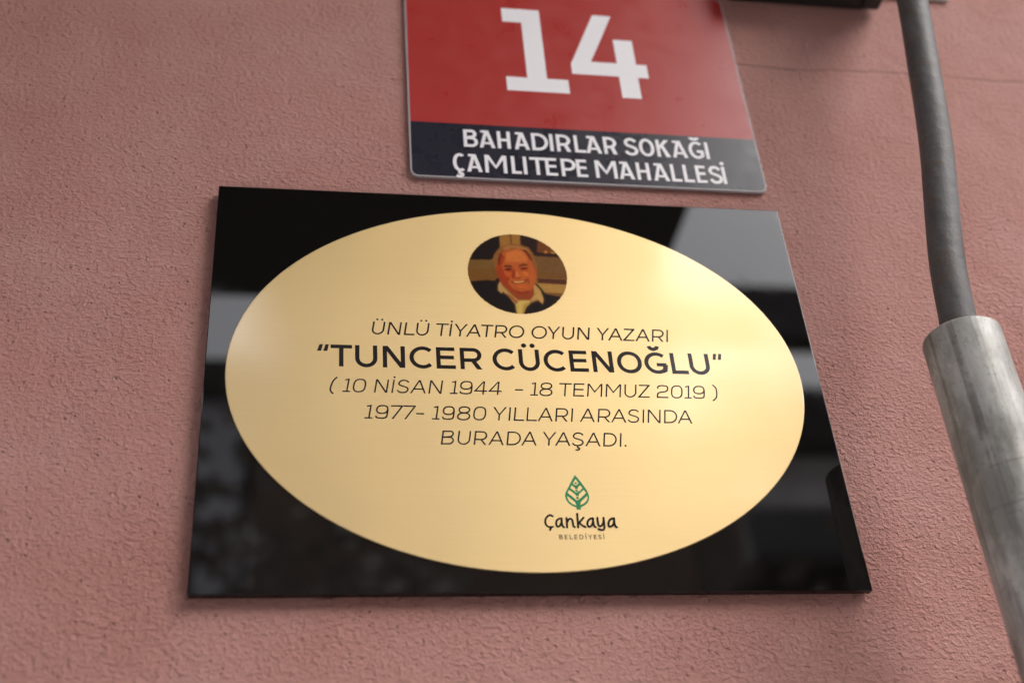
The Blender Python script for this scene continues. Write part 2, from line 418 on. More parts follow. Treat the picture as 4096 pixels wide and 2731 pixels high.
CK =  [[[8.6,-101.1],[7.3,-100.3],[6.0,-100.7],[4.6,-102.0],[3.8,-104.2],[4.0,-106.4],[5.2,-107.8],[6.9,-108.1],[8.2,-107.9]],[[7.0,-108.1],[6.2,-110.0]],[[14.0,-102.7],[12.5,-102.6],[11.0,-103.7],[10.3,-105.8],[10.7,-107.7],[11.8,-107.7],[13.1,-106.1],[14.0,-102.7]],[[13.8,-102.3],[13.8,-105.7],[14.1,-107.6],[14.9,-108.3]],[[16.9,-102.1],[16.7,-108.4]],[[16.7,-105.4],[18.1,-103.2],[19.3,-102.6],[20.2,-103.4],[20.5,-105.4],[20.6,-107.5],[21.5,-108.1]],[[23.7,-99.3],[23.4,-108.4]],[[23.5,-105.7],[25.3,-104.1],[27.3,-101.9]],[[24.2,-105.0],[25.8,-106.9],[27.8,-108.1]],[[33.3,-102.6],[31.6,-102.5],[30.1,-103.7],[29.3,-105.7],[29.7,-107.7],[30.9,-107.7],[32.3,-106.0],[33.1,-102.6]],[[33.0,-102.2],[33.0,-105.7],[33.4,-107.5],[34.1,-108.2]],[[35.8,-101.9],[35.8,-105.7],[36.4,-107.4],[37.6,-107.3],[38.8,-105.7],[39.5,-103.8]],[[39.6,-101.9],[39.5,-106.0],[39.4,-108.5],[38.7,-109.7],[37.2,-110.0],[35.6,-109.4]],[[46.1,-102.6],[44.5,-102.5],[43.1,-103.6],[42.2,-105.7],[42.4,-107.6],[43.8,-107.6],[45.2,-106.0],[46.1,-102.6]],[[46.0,-102.2],[45.9,-105.7],[46.2,-107.5],[47.1,-108.2]]]
GLYPHS = {
    '1': [["Ü",-98.0,-90.0],["N",-87.7,-79.4],["L",-77.1,-70.3],["Ü",-69.6,-61.4],["T",-57.1,-48.9],["İ",-47.8,-46.6],["Y",-45.1,-36.4],["A",-36.8,-27.0],["T",-27.5,-19.4],["R",-18.1,-10.0],["O",-8.9,1.3],["O",6.1,16.5],["Y",16.5,25.2],["U",26.6,34.7],["N",36.9,45.1],["Y",49.6,58.3],["A",57.8,67.7],["Z",68.0,75.8],["A",76.4,86.3],["R",87.7,95.9],["I",97.6,98.8]],
    '2': [["T",-123.5,-110.0],["U",-108.1,-94.1],["N",-90.7,-76.6],["C",-73.8,-59.0],["E",-56.7,-44.4],["R",-41.4,-27.4],["C",-20.4,-5.6],["Ü",-3.3,10.4],["C",13.0,27.7],["E",30.1,42.3],["N",45.3,59.1],["O",61.9,78.5],["Ğ",80.3,95.2],["L",98.2,109.5],["U",110.8,124.7]],
    '3': [["(",-124.1,-120.5],["1",-116.0,-111.3],["0",-110.2,-102.1],["N",-96.6,-88.4],["İ",-86.0,-84.7],["S",-82.9,-75.1],["A",-74.2,-64.3],["N",-62.7,-54.5],["1",-49.2,-44.4],["9",-43.4,-35.3],["4",-34.2,-25.9],["4",-25.0,-16.6],["-",-8.1,-2.9],["1",2.0,6.8],["8",7.7,16.2],["T",20.2,28.4],["E",29.7,36.8],["M",38.8,48.6],["M",50.9,61.0],["U",63.2,71.2],["Z",72.4,80.2],["2",84.8,92.6],["0",94.2,102.1],["1",103.4,108.1],["9",109.1,117.1],[")",122.0,125.6]],
    '4': [["1",-102.6,-97.8],["9",-96.4,-88.6],["7",-87.6,-80.0],["7",-79.8,-72.2],["-",-71.4,-66.5],["1",-61.2,-56.5],["9",-55.2,-47.6],["8",-45.9,-37.6],["0",-35.9,-27.8],["Y",-23.8,-15.1],["I",-13.3,-12.5],["L",-10.1,-3.5],["L",-2.1,4.5],["A",5.1,14.8],["R",16.3,24.4],["I",26.3,27.5],["A",32.1,41.8],["R",43.6,51.7],["A",52.3,62.2],["S",62.9,70.8],["I",72.6,73.9],["N",76.1,84.6],["D",86.9,95.6],["A",95.9,105.7]],
    '5': [["B",-56.4,-48.6],["U",-46.5,-38.6],["R",-36.3,-28.3],["A",-27.2,-17.6],["D",-15.9,-7.2],["A",-6.7,3.0],["Y",6.3,14.9],["A",14.5,24.3],["Ş",25.0,32.8],["A",33.7,43.5],["D",45.1,53.7],["I",55.6,56.8],[".",58.7,60.2]],
    'b': [["B",-28.5,-17.9],["A",-16.9,-5.1],["H",-3.4,6.4],["A",9.2,20.6],["D",22.3,34.7],["I",36.2,38.2],["R",41.0,51.7],["L",54.5,63.0],["A",63.2,75.2],["R",76.9,86.9],["S",92.5,103.6],["O",104.3,116.1],["K",117.8,128.1],["A",129.7,141.7],["Ğ",143.0,154.4],["I",156.2,158.5]],
    'c': [["Ç",-37.4,-28.7],["A",-27.3,-16.0],["M",-14.1,2.0],["L",5.3,12.6],["I",14.2,16.7],["T",19.0,30.6],["E",30.6,39.4],["P",42.3,53.0],["E",53.7,61.9],["M",67.9,84.2],["A",85.7,97.3],["H",99.2,109.3],["A",111.8,123.8],["L",125.5,133.3],["L",135.1,143.0],["E",144.8,152.8],["S",154.6,165.4],["İ",165.4,167.9]],
}


# ------------------------------------------------------------------ materials
def stucco(name):
    m, nt, b = mat(name, (0.4, 0.25, 0.22), 0.82, spec=0.25)
    v = objvec(nt)
    big = noise(nt, v, 2.2, 3, .55)
    mid = noise(nt, v, 14, 3, .6)
    streak = noise(nt, objvec(nt, (16, 16, 1.6)), 1.0, 3, .55)
    c = mixc(nt, ramp(nt, big, [(.3, 0.0), (.7, 1.0)]), PINK_A, PINK_B)
    c = mixc(nt, ramp(nt, mid, [(.35, 0.0), (.75, .6)]), c, PINK_C)
    c = mixc(nt, ramp(nt, streak, [(.54, 0.0), (.74, .20)]), c, PINK_R)
    # grain: pale tips and small dark pits with a place of their own
    g1 = noise(nt, objvec(nt, (1.0, 1.0, 1.25)), 400, 2.5, .55, .25)
    g2 = noise(nt, v, 210, 2, .5, .2)
    g3 = noise(nt, v, 46, 3, .55)
    area = ramp(nt, noise(nt, v, 8, 4, .6), [(.32, .55), (.66, 1.0)])      # trowelled smoother here, rougher there
    vo = N(nt, 'ShaderNodeTexVoronoi', feature='F1')
    vo.inputs['Scale'].default_value = 190
    vo.inputs['Randomness'].default_value = 1.0
    nt.links.new(v, vo.inputs['Vector'])
    sep = N(nt, 'ShaderNodeSeparateColor')
    nt.links.new(vo.outputs['Color'], sep.inputs[0])
    few = ramp(nt, sep.outputs[0], [(.62, 0.0), (.95, 1.0)])
    pit = math_(nt, 'MULTIPLY', ramp(nt, vo.outputs['Distance'], [(.06, 1.0), (.22, 0.0)]), few)
    c = mixc(nt, math_(nt, 'MULTIPLY', pit, .33), c, (0.085, 0.045, 0.032))
    # a hairline joint in the render, right of the number plate
    tc = N(nt, 'ShaderNodeTexCoord')
    sx = N(nt, 'ShaderNodeSeparateXYZ')
    nt.links.new(tc.outputs['Object'], sx.inputs[0])
    wob = math_(nt, 'MULTIPLY', math_(nt, 'SUBTRACT', noise(nt, v, 9, 4, .6), .5), .016)
    dz = math_(nt, 'ABSOLUTE', math_(nt, 'SUBTRACT', math_(nt, 'ADD', sx.outputs[2], wob), Z0 + .3115))
    crack = math_(nt, 'MULTIPLY', ramp(nt, math_(nt, 'MULTIPLY', dz, 400), [(.10, 1.0), (.75, 0.0)]),
                  math_(nt, 'GREATER_THAN', sx.outputs[0], .15))
    c = mixc(nt, math_(nt, 'MULTIPLY', math_(nt, 'MULTIPLY', crack, ramp(nt, mid, [(.3, .1), (.65, .5)])), 1.0), c, (0.09, 0.05, 0.04))
    nt.links.new(c, b.inputs['Base Color'])
    tips = ramp(nt, g1, [(.55, 0.0), (.75, .22)])
    c = mixc(nt, tips, c, (0.62, 0.40, 0.35))
    nt.links.new(c, b.inputs['Base Color'])
    lumps = ramp(nt, noise(nt, objvec(nt, (1.0, 1.0, 1.3)), 285, 3, .55, .25), [(.45, 0.0), (.74, 1.0)])
    off = N(nt, 'ShaderNodeVectorMath', operation='ADD')
    off.inputs[1].default_value = (3.7, 1.3, 9.1)
    nt.links.new(objvec(nt, (1.0, 1.0, 1.3)), off.inputs[0])
    dents = ramp(nt, noise(nt, off.outputs[0], 260, 3, .55, .3), [(.26, 1.0), (.43, 0.0)])
    hgt = math_(nt, 'SUBTRACT', math_(nt, 'MULTIPLY', lumps, .8), math_(nt, 'MULTIPLY', dents, .9))
    hgt = math_(nt, 'ADD', hgt, math_(nt, 'MULTIPLY', noise(nt, v, 620, 2, .5), .4))
    hgt = math_(nt, 'ADD', math_(nt, 'MULTIPLY', hgt, area), math_(nt, 'MULTIPLY', g3, 1.0))
    c = mixc(nt, math_(nt, 'MULTIPLY', dents, .12), c, (0.16, 0.07, 0.055))
    nt.links.new(c, b.inputs['Base Color'])
    hgt = math_(nt, 'SUBTRACT', hgt, math_(nt, 'MULTIPLY', pit, 1.1))
    hgt = math_(nt, 'SUBTRACT', hgt, math_(nt, 'MULTIPLY', crack, .5))
    bump(nt, b, hgt, BUMP_D, 1.0)
    return m

PINK_A = (0.445, 0.214, 0.178)
PINK_B = (0.485, 0.246, 0.209)
PINK_C = (0.53, 0.305, 0.270)
PINK_R = (0.42, 0.165, 0.140)
BUMP_D = 0.00128
M_WALL = stucco('pink_render')

def concrete(name, col, rough=0.85, s=6):
    m, nt, b = mat(name, col, rough, spec=.25)
    v = objvec(nt)
    f = noise(nt, v, s, 5, .6)
    c = mixc(nt, ramp(nt, f, [(.3, 0.0), (.7, 1.0)]), tuple(x * .8 for x in col), tuple(min(1, x * 1.15) for x in col))
    nt.links.new(c, b.inputs['Base Color'])
    bump(nt, b, noise(nt, v, s * 20, 3, .6), .003, .5)
    return m

M_ASPHALT = concrete('asphalt', (0.17, 0.165, 0.16), .9, 3)
M_PAVE = concrete('pavement', (0.40, 0.385, 0.37), .85, 5)
M_CANOPY = concrete('canopy_concrete', (0.05, 0.045, 0.042), .8, 4)
M_BROWN = concrete('brown_facade', (0.15, 0.10, 0.075), .8, 2)
M_DUSK = concrete('dark_brown_wall', (0.085, 0.05, 0.04), .8, 2)
M_BLUE = concrete('blue_grey_facade', (0.78, 0.79, 0.86), .8, 2)
M_CREAM = concrete('cream_facade', (0.80, 0.78, 0.77), .8, 2)
M_ROOF = concrete('dark_roof', (0.04, 0.035, 0.035), .8, 3)
M_TRIM = concrete('window_trim', (0.45, 0.42, 0.4), .7, 5)
M_GLASS, _, _ = mat('window_glass', (0.02, 0.024, 0.028), .08, ior=1.5)
M_BARK = concrete('bark', (0.09, 0.07, 0.055), .9, 30)

def leafmat():
    m, nt, b = mat('leaves', (0.07, 0.08, 0.04), .6)
    f = noise(nt, objvec(nt), 2.0, 2)
    c = mixc(nt, ramp(nt, f, [(.35, 0.0), (.65, 1.0)]), (0.20, 0.18, 0.15), (0.42, 0.39, 0.36))
    nt.links.new(c, b.inputs['Base Color'])
    return m
M_LEAF = leafmat()

def acrylic():
    m, nt, b = mat('black_acrylic', (0.006, 0.0055, 0.005), .018, ior=1.49)
    v = objvec(nt)
    sm = noise(nt, v, 26, 4, .62, .6)
    nt.links.new(ramp(nt, sm, [(.50, .016), (.78, .06)]), b.inputs['Roughness'])
    # a little dust
    vo = N(nt, 'ShaderNodeTexVoronoi', feature='F1')
    vo.inputs['Scale'].default_value = 75
    nt.links.new(v, vo.inputs['Vector'])
    sep = N(nt, 'ShaderNodeSeparateColor')
    nt.links.new(vo.outputs['Color'], sep.inputs[0])
    dust = math_(nt, 'MULTIPLY', ramp(nt, vo.outputs['Distance'], [(.025, 1.0), (.06, 0.0)]), ramp(nt, sep.outputs[1], [(.80, 0.0), (.86, 1.0)]))
    nt.links.new(mixc(nt, math_(nt, 'MULTIPLY', dust, .35), (0.006, 0.0055, 0.005), (0.40, 0.34, 0.33)), b.inputs['Base Color'])
    return m
M_ACRYL = acrylic()

def gold():
    m, nt, b = mat('brushed_gold', GOLD, .5, 1.0)
    v = objvec(nt)
    blotch = noise(nt, v, 7, 3, .55)
    grain = noise(nt, objvec(nt, (60, 60, 1500)), 1.0, 2, .5)
    c = mixc(nt, ramp(nt, blotch, [(.35, 0.0), (.7, 1.0)]), GOLD, tuple(x * .93 for x in GOLD))
    lines = noise(nt, objvec(nt, (9, 9, 2600)), 1.0, 3, .6)
    c = mixc(nt, ramp(nt, lines, [(.35, .10), (.6, 0.0)]), c, tuple(x * .7 for x in GOLD))
    nt.links.new(c, b.inputs['Base Color'])
    nt.links.new(math_(nt, 'ADD', math_(nt, 'MULTIPLY', grain, .06), GOLD_R1), b.inputs['Roughness'])
    wav = bump(nt, b, noise(nt, v, 9, 1, .4), .0012, 1.0)
    b.inputs['Coat Weight'].default_value = 1.0        # clear lacquer over the metal
    b.inputs['Coat IOR'].default_value = 1.75
    smear = noise(nt, v, 18, 4, .6, .5)
    nt.links.new(ramp(nt, smear, [(.35, GOLD_R2), (.75, GOLD_R2 * 1.7)]), b.inputs['Coat Roughness'])
    nt.links.new(wav, b.inputs['Coat Normal'])
    return m
GOLD = (0.77, 0.585, 0.292)
GOLD_R1, GOLD_R2 = 0.57, 0.085
M_GOLD = gold()
M_INK, _, _ = mat('black_print', (0.010, 0.0085, 0.008), .16, ior=1.55)
M_INK2, _, _ = mat('brown_print', (0.10, 0.065, 0.045), .3)
M_GREEN, _, _ = mat('green_print', (0.012, 0.25, 0.09), .3)

def painted(name, col, rough=.28, dirt=.12, dcol=(0.2, 0.17, 0.16), spec=.28):
    m, nt, b = mat(name, col, rough, spec=spec)
    v = objvec(nt)
    f = noise(nt, v, 22, 5, .65)
    c = mixc(nt, ramp(nt, f, [(.55, 0.0), (.8, dirt)]), col, dcol)
    nt.links.new(c, b.inputs['Base Color'])
    nt.links.new(ramp(nt, noise(nt, v, 40, 4, .6), [(.3, rough * .85), (.75, rough * 1.4)]), b.inputs['Roughness'])
    return m
M_RED = painted('red_enamel', (0.42, 0.040, 0.034), .30, .02)
M_DARK = painted('anthracite_enamel', (0.020, 0.019, 0.031), .26, .03, (0.05, 0.05, 0.055))
M_WHITE = painted('white_enamel', (0.90, 0.885, 0.91), .34, .02)
M_RIM = painted('aluminium_rim', (0.45, 0.43, 0.45), .4, .15)
M_BLACK, _, _ = mat('black_plastic', (0.010, 0.010, 0.010), .5)
M_PALE = painted('pale_metal', (0.6, 0.58, 0.55), .45, .3)

def pipe_grey():
    m, nt, b = mat('weathered_grey_tube', (0.12, 0.118, 0.115), .5, .0, spec=.3)
    v = objvec(nt)
    f = noise(nt, objvec(nt, (40, 40, 9)), 1.0, 5, .65)
    c = mixc(nt, ramp(nt, f, [(.35, 0.0), (.68, 1.0)]), (0.060, 0.057, 0.053), (0.135, 0.133, 0.134))
    f2 = noise(nt, v, 95, 4, .6)
    c = mixc(nt, ramp(nt, f2, [(.52, 0.0), (.70, .7)]), c, (0.12, 0.082, 0.05))
    nt.links.new(c, b.inputs['Base Color'])
    nt.links.new(ramp(nt, f, [(.3, .45), (.7, .62)]), b.inputs['Roughness'])
    bump(nt, b, f2, .0014, .7)
    return m
M_PIPE = pipe_grey()

def galvanised():
    m, nt, b = mat('galvanised_steel', (0.5, 0.49, 0.47), .4, .25)
    v = objvec(nt)
    vo = N(nt, 'ShaderNodeTexVoronoi', feature='F1')
    vo.inputs['Scale'].default_value = 1.0
    nt.links.new(objvec(nt, (110, 110, 55)), vo.inputs['Vector'])
    sep = N(nt, 'ShaderNodeSeparateColor')
    nt.links.new(vo.outputs['Color'], sep.inputs[0])
    f = noise(nt, objvec(nt, (60, 60, 22)), 1.0, 5, .6)
    # long drawing marks down the tube, broken into short lengths
    ln = noise(nt, objvec(nt, (330, 330, 5)), 1.0, 2, .5)
    br = noise(nt, objvec(nt, (60, 60, 40)), 1.0, 3, .6)
    c = mixc(nt, ramp(nt, f, [(.3, 0.0), (.7, 1.0)]), (0.35, 0.345, 0.315), (0.55, 0.545, 0.52))
    c = mixc(nt, ramp(nt, sep.outputs[0], [(.2, 0.0), (1.0, .35)]), c, (0.24, 0.235, 0.215))
    dark = math_(nt, 'MULTIPLY', ramp(nt, ln, [(.56, 0.0), (.66, 1.0)]), ramp(nt, br, [(.36, 0.0), (.52, 1.0)]))
    patch = ramp(nt, noise(nt, objvec(nt, (34, 34, 16)), 1.0, 4, .65), [(.42, 0.0), (.58, .75)])
    c = mixc(nt, patch, c, (0.17, 0.165, 0.145))
    c = mixc(nt, math_(nt, 'MULTIPLY', dark, .55), c, (0.085, 0.075, 0.062))
    spots = ramp(nt, noise(nt, v, 420, 3, .6), [(.60, 0.0), (.70, .6)])
    c = mixc(nt, spots, c, (0.14, 0.12, 0.10))
    # a few scratches across
    sc = noise(nt, objvec(nt, (14, 14, 95)), 1.0, 2, .5)
    c = mixc(nt, ramp(nt, sc, [(.655, 0.0), (.675, .5), (.70, 0.0)]), c, (0.15, 0.13, 0.12))
    nt.links.new(c, b.inputs['Base Color'])
    nt.links.new(ramp(nt, f, [(.25, .40), (.75, .58)]), b.inputs['Roughness'])
    bump(nt, b, math_(nt, 'ADD', f, math_(nt, 'MULTIPLY', ln, .5)), .0006, .6)
    return m
M_GALV = galvanised()

# ------------------------------------------------------------------ the setting
def sheet(name, x0, x1, y0, y1, z, m):
    bm = bmesh.new()
    bm.faces.new([bm.verts.new(p) for p in ((x0, y0, z), (x1, y0, z), (x1, y1, z), (x0, y1, z))])
    o = finish(name, bm, m)
    o['kind'] = 'structure'
    return o
sheet('ground', -150, 150, -150, 150, 0.0, M_ASPHALT)
pv = box('pavement', (-20, 20, -2.2, 0.3, 0.004, 0.13), M_PAVE)
pv['kind'] = 'structure'

wall = thing('house_wall', (0, 0, 0), 'rough pink rendered house wall behind the plaque and the number plate', 'wall')
box('rendered_face', (-7, 9, 0.0, 0.30, 0.13, 7.0), M_WALL, wall)

# the canopy that shades this stretch of the wall (seen mirrored in the plaque's black upper part)
canopy = thing('entrance_canopy', (0, 0, 4.03), 'dark canopy slab seen mirrored as the black upper left of the plaque', 'canopy')
box('canopy_slab', (-4.5, 0.965, -2.52, -0.001, 0.0, 0.25), M_CANOPY, canopy, bevel=.01)

# ------------------------------------------------------------------ the memorial plaque
plaque = thing('memorial_plaque', (0, 0, Z0), 'glossy black memorial plaque with a gold oval of lettering, below the red number plate', 'plaque')
HW, HH = .200, .14925
box('backing_panel', (-HW, HW, -.007, -.0018, -HH, HH), M_ACRYL, plaque, bevel=.0005, seg=3)
for (dx, dz) in ((-.17, .12), (.17, .12), (-.17, -.12), (.17, -.12)):
    box('mounting_pad', (dx - .02, dx + .02, -.0017, -.0001, dz - .02, dz + .02), M_BLACK, plaque)

def oval(rx, rz, cx, cz, y_back, y_front, inset, n=140):
    bm = bmesh.new()
    rings = []
    for (y, s) in ((y_back, 0.0), (y_front + .0003, 0.0), (y_front, inset)):
        rings.append([bm.verts.new((cx + (rx - s) * math.cos(2 * math.pi * i / n), y, cz + (rz - s) * math.sin(2 * math.pi * i / n))) for i in range(n)])
    for a, b in zip(rings, rings[1:]):
        for i in range(n):
            j = (i + 1) % n
            bm.faces.new((a[i], a[j], b[j], b[i]))
    bm.faces.new(rings[-1])
    bmesh.ops.recalc_face_normals(bm, faces=bm.faces)
    return bm
ob = oval(.1869, .1369, -.0007, -.0005, -.0069, -.0080, .0005)
for f in ob.faces:
    f.smooth = False
oval_ob = finish('gold_oval', ob, M_GOLD, plaque)
TY = -.00802
for key, H, w, base in (('1', 10.0, 1.15, 28.1), ('3', 9.9, 1.0, -16.1), ('4', 9.9, 1.0, -35.0), ('5', 9.8, 1.0, -52.6)):
    F = Flat(TY)
    letter_line(F, GLYPHS[key], base, H, w, .155)
    F.build('inscription', M_INK, oval_ob)
F = Flat(TY)
letter_line(F, GLYPHS['2'], 2.8, 16.5, 2.75)
for q in ([(-130.4, 19.4), (-128.3, 19.4), (-129.3, 14.3), (-132.0, 14.3)], [(-126.6, 19.4), (-124.5, 19.4), (-125.5, 14.3), (-128.1, 14.3)],
          [(128.5, 19.5), (130.7, 19.5), (129.6, 14.7), (127.5, 14.7)], [(132.1, 19.5), (134.3, 19.5), (133.2, 14.7), (131.2, 14.7)]):
    F.poly(q)
F.build('inscription', M_INK, oval_ob)

# portrait photograph printed in a round field: a fine grid of printed dots, each with its own tone
def portrait_mesh(n=150, cx=1.4, cz=81.7, r=34.0):
    ss = 2; M = n * ss
    ax = (np.arange(M) + .5) / M * 2 - 1
    X, Zg = np.meshgrid(cx + ax * r, cz + ax * r)
    img = np.empty((M, M, 3)); img[:] = lin((150, 115, 65))
    for col, pts in PORT:
        inside = np.zeros((M, M), bool)
        for i in range(len(pts)):
            (x0, z0), (x1, z1) = pts[i - 1], pts[i]
            if z0 == z1:
                continue
            cond = ((z0 > Zg) != (z1 > Zg)) & (X < (x1 - x0) * (Zg - z0) / (z1 - z0) + x0)
            inside ^= cond
        img[inside] = lin(col)
    def soften(a, sig, q):
        k = np.exp(-.5 * (np.arange(-q, q + 1) / sig) ** 2); k /= k.sum()
        pad = np.pad(a, ((q, q), (q, q), (0, 0)), mode='edge')
        pad = sum(w * pad[i:i + M] for i, w in enumerate(k))
        return sum(w * pad[:, i:i + M] for i, w in enumerate(k))
    img = .80 * soften(img, 1.1, 5) + .20 * soften(img, 5.0, 16)
    img = img.reshape(n, ss, n, ss, 3).mean((1, 3))
    rng = np.random.default_rng(3)
    tone = rng.normal(0, 1, (n, n, 1))
    soft = rng.normal(0, 1, (n // 6 + 2, n // 6 + 2)).repeat(6, 0).repeat(6, 1)[:n, :n, None]
    img = img ** 1.12 * np.array([1.06, .90, .60])      # inks printed straight on the gold sheet
    img = np.clip(img * PORT_K * (1 + .035 * tone + .03 * soft), .002, .9)
    bm = bmesh.new()
    lay = bm.loops.layers.float_color.new('print')
    vs = {}
    def V(i, j):
        if (i, j) not in vs:
            vs[(i, j)] = bm.verts.new(((cx + (2 * i / n - 1) * r) / 1000, TY - .00002, (cz + (2 * j / n - 1) * r) / 1000))
        return vs[(i, j)]
    for j in range(n):
        for i in range(n):
            if (i + .5 - n / 2) ** 2 + (j + .5 - n / 2) ** 2 > (n / 2) ** 2:
                continue
            f = bm.faces.new((V(i, j), V(i + 1, j), V(i + 1, j + 1), V(i, j + 1)))
            for lp_ in f.loops:
                lp_[lay] = (*img[j, i], 1)
    m, nt, b = mat('portrait_print', (.2, .15, .1), .35, spec=.12)
    at = N(nt, 'ShaderNodeVertexColor', layer_name='print')
    nt.links.new(at.outputs['Color'], b.inputs['Base Color'])
    return finish('portrait', bm, m, oval_ob)
PORT_K = .92
portrait_mesh()

# leaf emblem
F = Flat(TY, .000005)
for p in LEAF:
    F.poly(list(p), 0)
for p in LGOLD:
    F.poly(list(p), 1)
for c, r in DOTS:
    F.disc(c, r, 0)
F.build('leaf_emblem', [M_GREEN, M_GOLD], oval_ob)
F = Flat(TY, .000005)
for p in CK:
    F.stroke(smooth_line([tuple(q) for q in p], 5), 1.3)
    F.disc(tuple(p[0]), .62, n=14)
    F.disc(tuple(p[-1]), .62, n=14)
F.build('emblem_lettering', M_INK, oval_ob)
F = Flat(TY, .000005)
bx = [('B', 455, 530), ('E', 570, 630), ('L', 675, 740), ('E', 775, 840), ('D', 880, 965), ('İ', 1005, 1030), ('Y', 1065, 1150), ('E', 1180, 1245), ('S', 1280, 1350), ('İ', 1380, 1412)]
cv = lambda x: 11.2 + (x - 455) / (1412 - 455) * 27.6
letter_line(F, [(c, cv(a), cv(b)) for c, a, b in bx], -116.1, 3.0, .52)
F.build('emblem_lettering', M_INK2, oval_ob)

# ------------------------------------------------------------------ the house number plate
plate = thing('house_number_plate', (0, 0, Z0), 'red and dark grey number plate with a large white 14, above the plaque', 'number plate')
PX0, PX1, PZ0, PZ1 = -68.2, 198.3, 170.3, 386.0
def rrect(x0, x1, z0, z1, r, n=8):
    pts = []
    for cx, cz, a in ((x1 - r, z1 - r, 0), (x0 + r, z1 - r, 90), (x0 + r, z0 + r, 180), (x1 - r, z0 + r, 270)):
        pts += arc(cx, cz, r, r, a, a + 90, n)
    return pts
bm = bmesh.new()
front = rrect(PX0, PX1, PZ0, PZ1, 6.0)
a = [bm.verts.new((x / 1000, -.0010, z / 1000)) for x, z in front]
b_ = [bm.verts.new((x / 1000, -.0032, z / 1000)) for x, z in front]
bm.faces.new(b_)
bm.faces.new(a[::-1])
for i in range(len(a)):
    j = (i + 1) % len(a)
    bm.faces.new((a[i], a[j], b_[j], b_[i]))
bmesh.ops.recalc_face_normals(bm, faces=bm.faces)
finish('metal_sheet', bm, M_RIM, plate)
for dx, dz in ((-.055, .185), (.185, .185), (-.055, .375), (.185, .375)):
    box('mounting_pad', (dx - .006, dx + .006, -.0009, -.0001, dz - .006, dz + .006), M_BLACK, plate)
IN = 1.1
full = rrect(PX0 + IN, PX1 - IN, PZ0 + IN, PZ1 - IN, 5.0)
SPLIT = 224.0
lo = [p for p in full if p[1] < SPLIT]
hi = [p for p in full if p[1] >= SPLIT]
F = Flat(-.0033); F.poly(hi + [(PX0 + IN, SPLIT), (PX1 - IN, SPLIT)]); F.build('red_field', M_RED, plate)
F = Flat(-.0033); F.poly([(PX0 + IN, SPLIT)] + lo + [(PX1 - IN, SPLIT)]); F.build('grey_field', M_DARK, plate)
F = Flat(-.0034)
F.poly([(9.3, 355.3), (9.3, 339.5), (24.6, 339.5), (24.6, 277), (8, 277), (8, 262.2), (56.8, 262.2), (56.8, 277), (40.1, 277), (40.1, 355.3)])
F.poly([(84.2, 354.2), (60.8, 295.5), (60.8, 284.4), (98.2, 284.4), (98.2, 261.1), (113.6, 261.1), (113.6, 284.2), (122.3, 284.2), (122.3, 299.2), (113.8, 299.2), (113.8, 326.5), (98.2, 326.5), (98.2, 299.3), (77.3, 299.3), (99.7, 354.2)])
F.build('house_number', M_WHITE, plate)
F = Flat(-.0034)
letter_line(F, GLYPHS['b'], 200.9, 17.3, 2.62, 0, 'sign')
F.build('street_lettering', M_WHITE, plate)
F = Flat(-.0034)
letter_line(F, GLYPHS['c'], 176.6, 17.2, 2.62, 0, 'sign')
F.build('street_lettering', M_WHITE, plate)

# ------------------------------------------------------------------ the pipe
pipe = thing('riser_pipe', (.235, -.092, 0.13), 'grey tube rising out of a wider galvanised sleeve, right of the plaque', 'pipe')
def tube(path, radii, seg=40, cap=True):
    bm = bmesh.new(); rings = []
    n = len(path)
    for i, p in enumerate(path):
        p = Vector(p)
        t = (Vector(path[min(n - 1, i + 1)]) - Vector(path[max(0, i - 1)])).normalized()
        u = t.cross(Vector((0, 1, 0))).normalized(); w = t.cross(u).normalized()
        rings.append([bm.verts.new(p + (u * math.cos(2 * math.pi * k / seg) + w * math.sin(2 * math.pi * k / seg)) * radii[i]) for k in range(seg)])
    for a, b in zip(rings, rings[1:]):
        for k in range(seg):
            j = (k + 1) % seg
            bm.faces.new((a[k], a[j], b[j], b[k]))
    if cap:
        bm.faces.new(rings[0]); bm.faces.new(rings[-1])
    bmesh.ops.recalc_face_normals(bm, faces=bm.faces)
    return bm
O = Vector(pipe.location)
def lp(x, y, z):
    return Vector((x, y, z + Z0)) - O
ctrl = [(-.20, .2500), (-.03, .2572), (-.0009, .2593), (.0346, .2639), (.072, .2712), (.1325, .2843), (.1758, .2920), (.2214, .2989), (.2956, .3100), (.42, .325), (.70, .352), (1.12, .40)]
pz = smooth_line(ctrl, 8)
path = [lp(x, -.089, z) for z, x in pz]
finish('upper_tube', tube(path, [.0112] * len(path)), M_PIPE, pipe, True)
RIM = -.0216
RX = .2548
sp, sr = [], []
for z, r in ((-1.93, .0236), (-1.2, .0236), (-.6, .0236), (-.3, .0236), (-.15, .0236), (-.06, .0236), (RIM - .0028, .0236), (RIM - .0012, .0233), (RIM - .0003, .0225), (RIM, .0212), (RIM - .0004, .0190), (RIM - .004, .0180), (RIM - .06, .0178)):
    sp.append(lp(RX + .013 * (z - RIM), -.092, z)); sr.append(r)
# the wall of the sleeve turns over at its rim and runs back down inside
bm = bmesh.new(); rings = []
SEG = 72
for p, r in zip(sp, sr):
    rings.append([bm.verts.new(p + Vector((r * math.cos(2 * math.pi * k / SEG), r * math.sin(2 * math.pi * k / SEG), 0))) for k in range(SEG)])
for a, b in zip(rings, rings[1:]):
    for k in range(SEG):
        j = (k + 1) % SEG
        bm.faces.new((a[k], a[j], b[j], b[k]))
bmesh.ops.recalc_face_normals(bm, faces=bm.faces)
finish('lower_sleeve', bm, M_GALV, pipe, True)
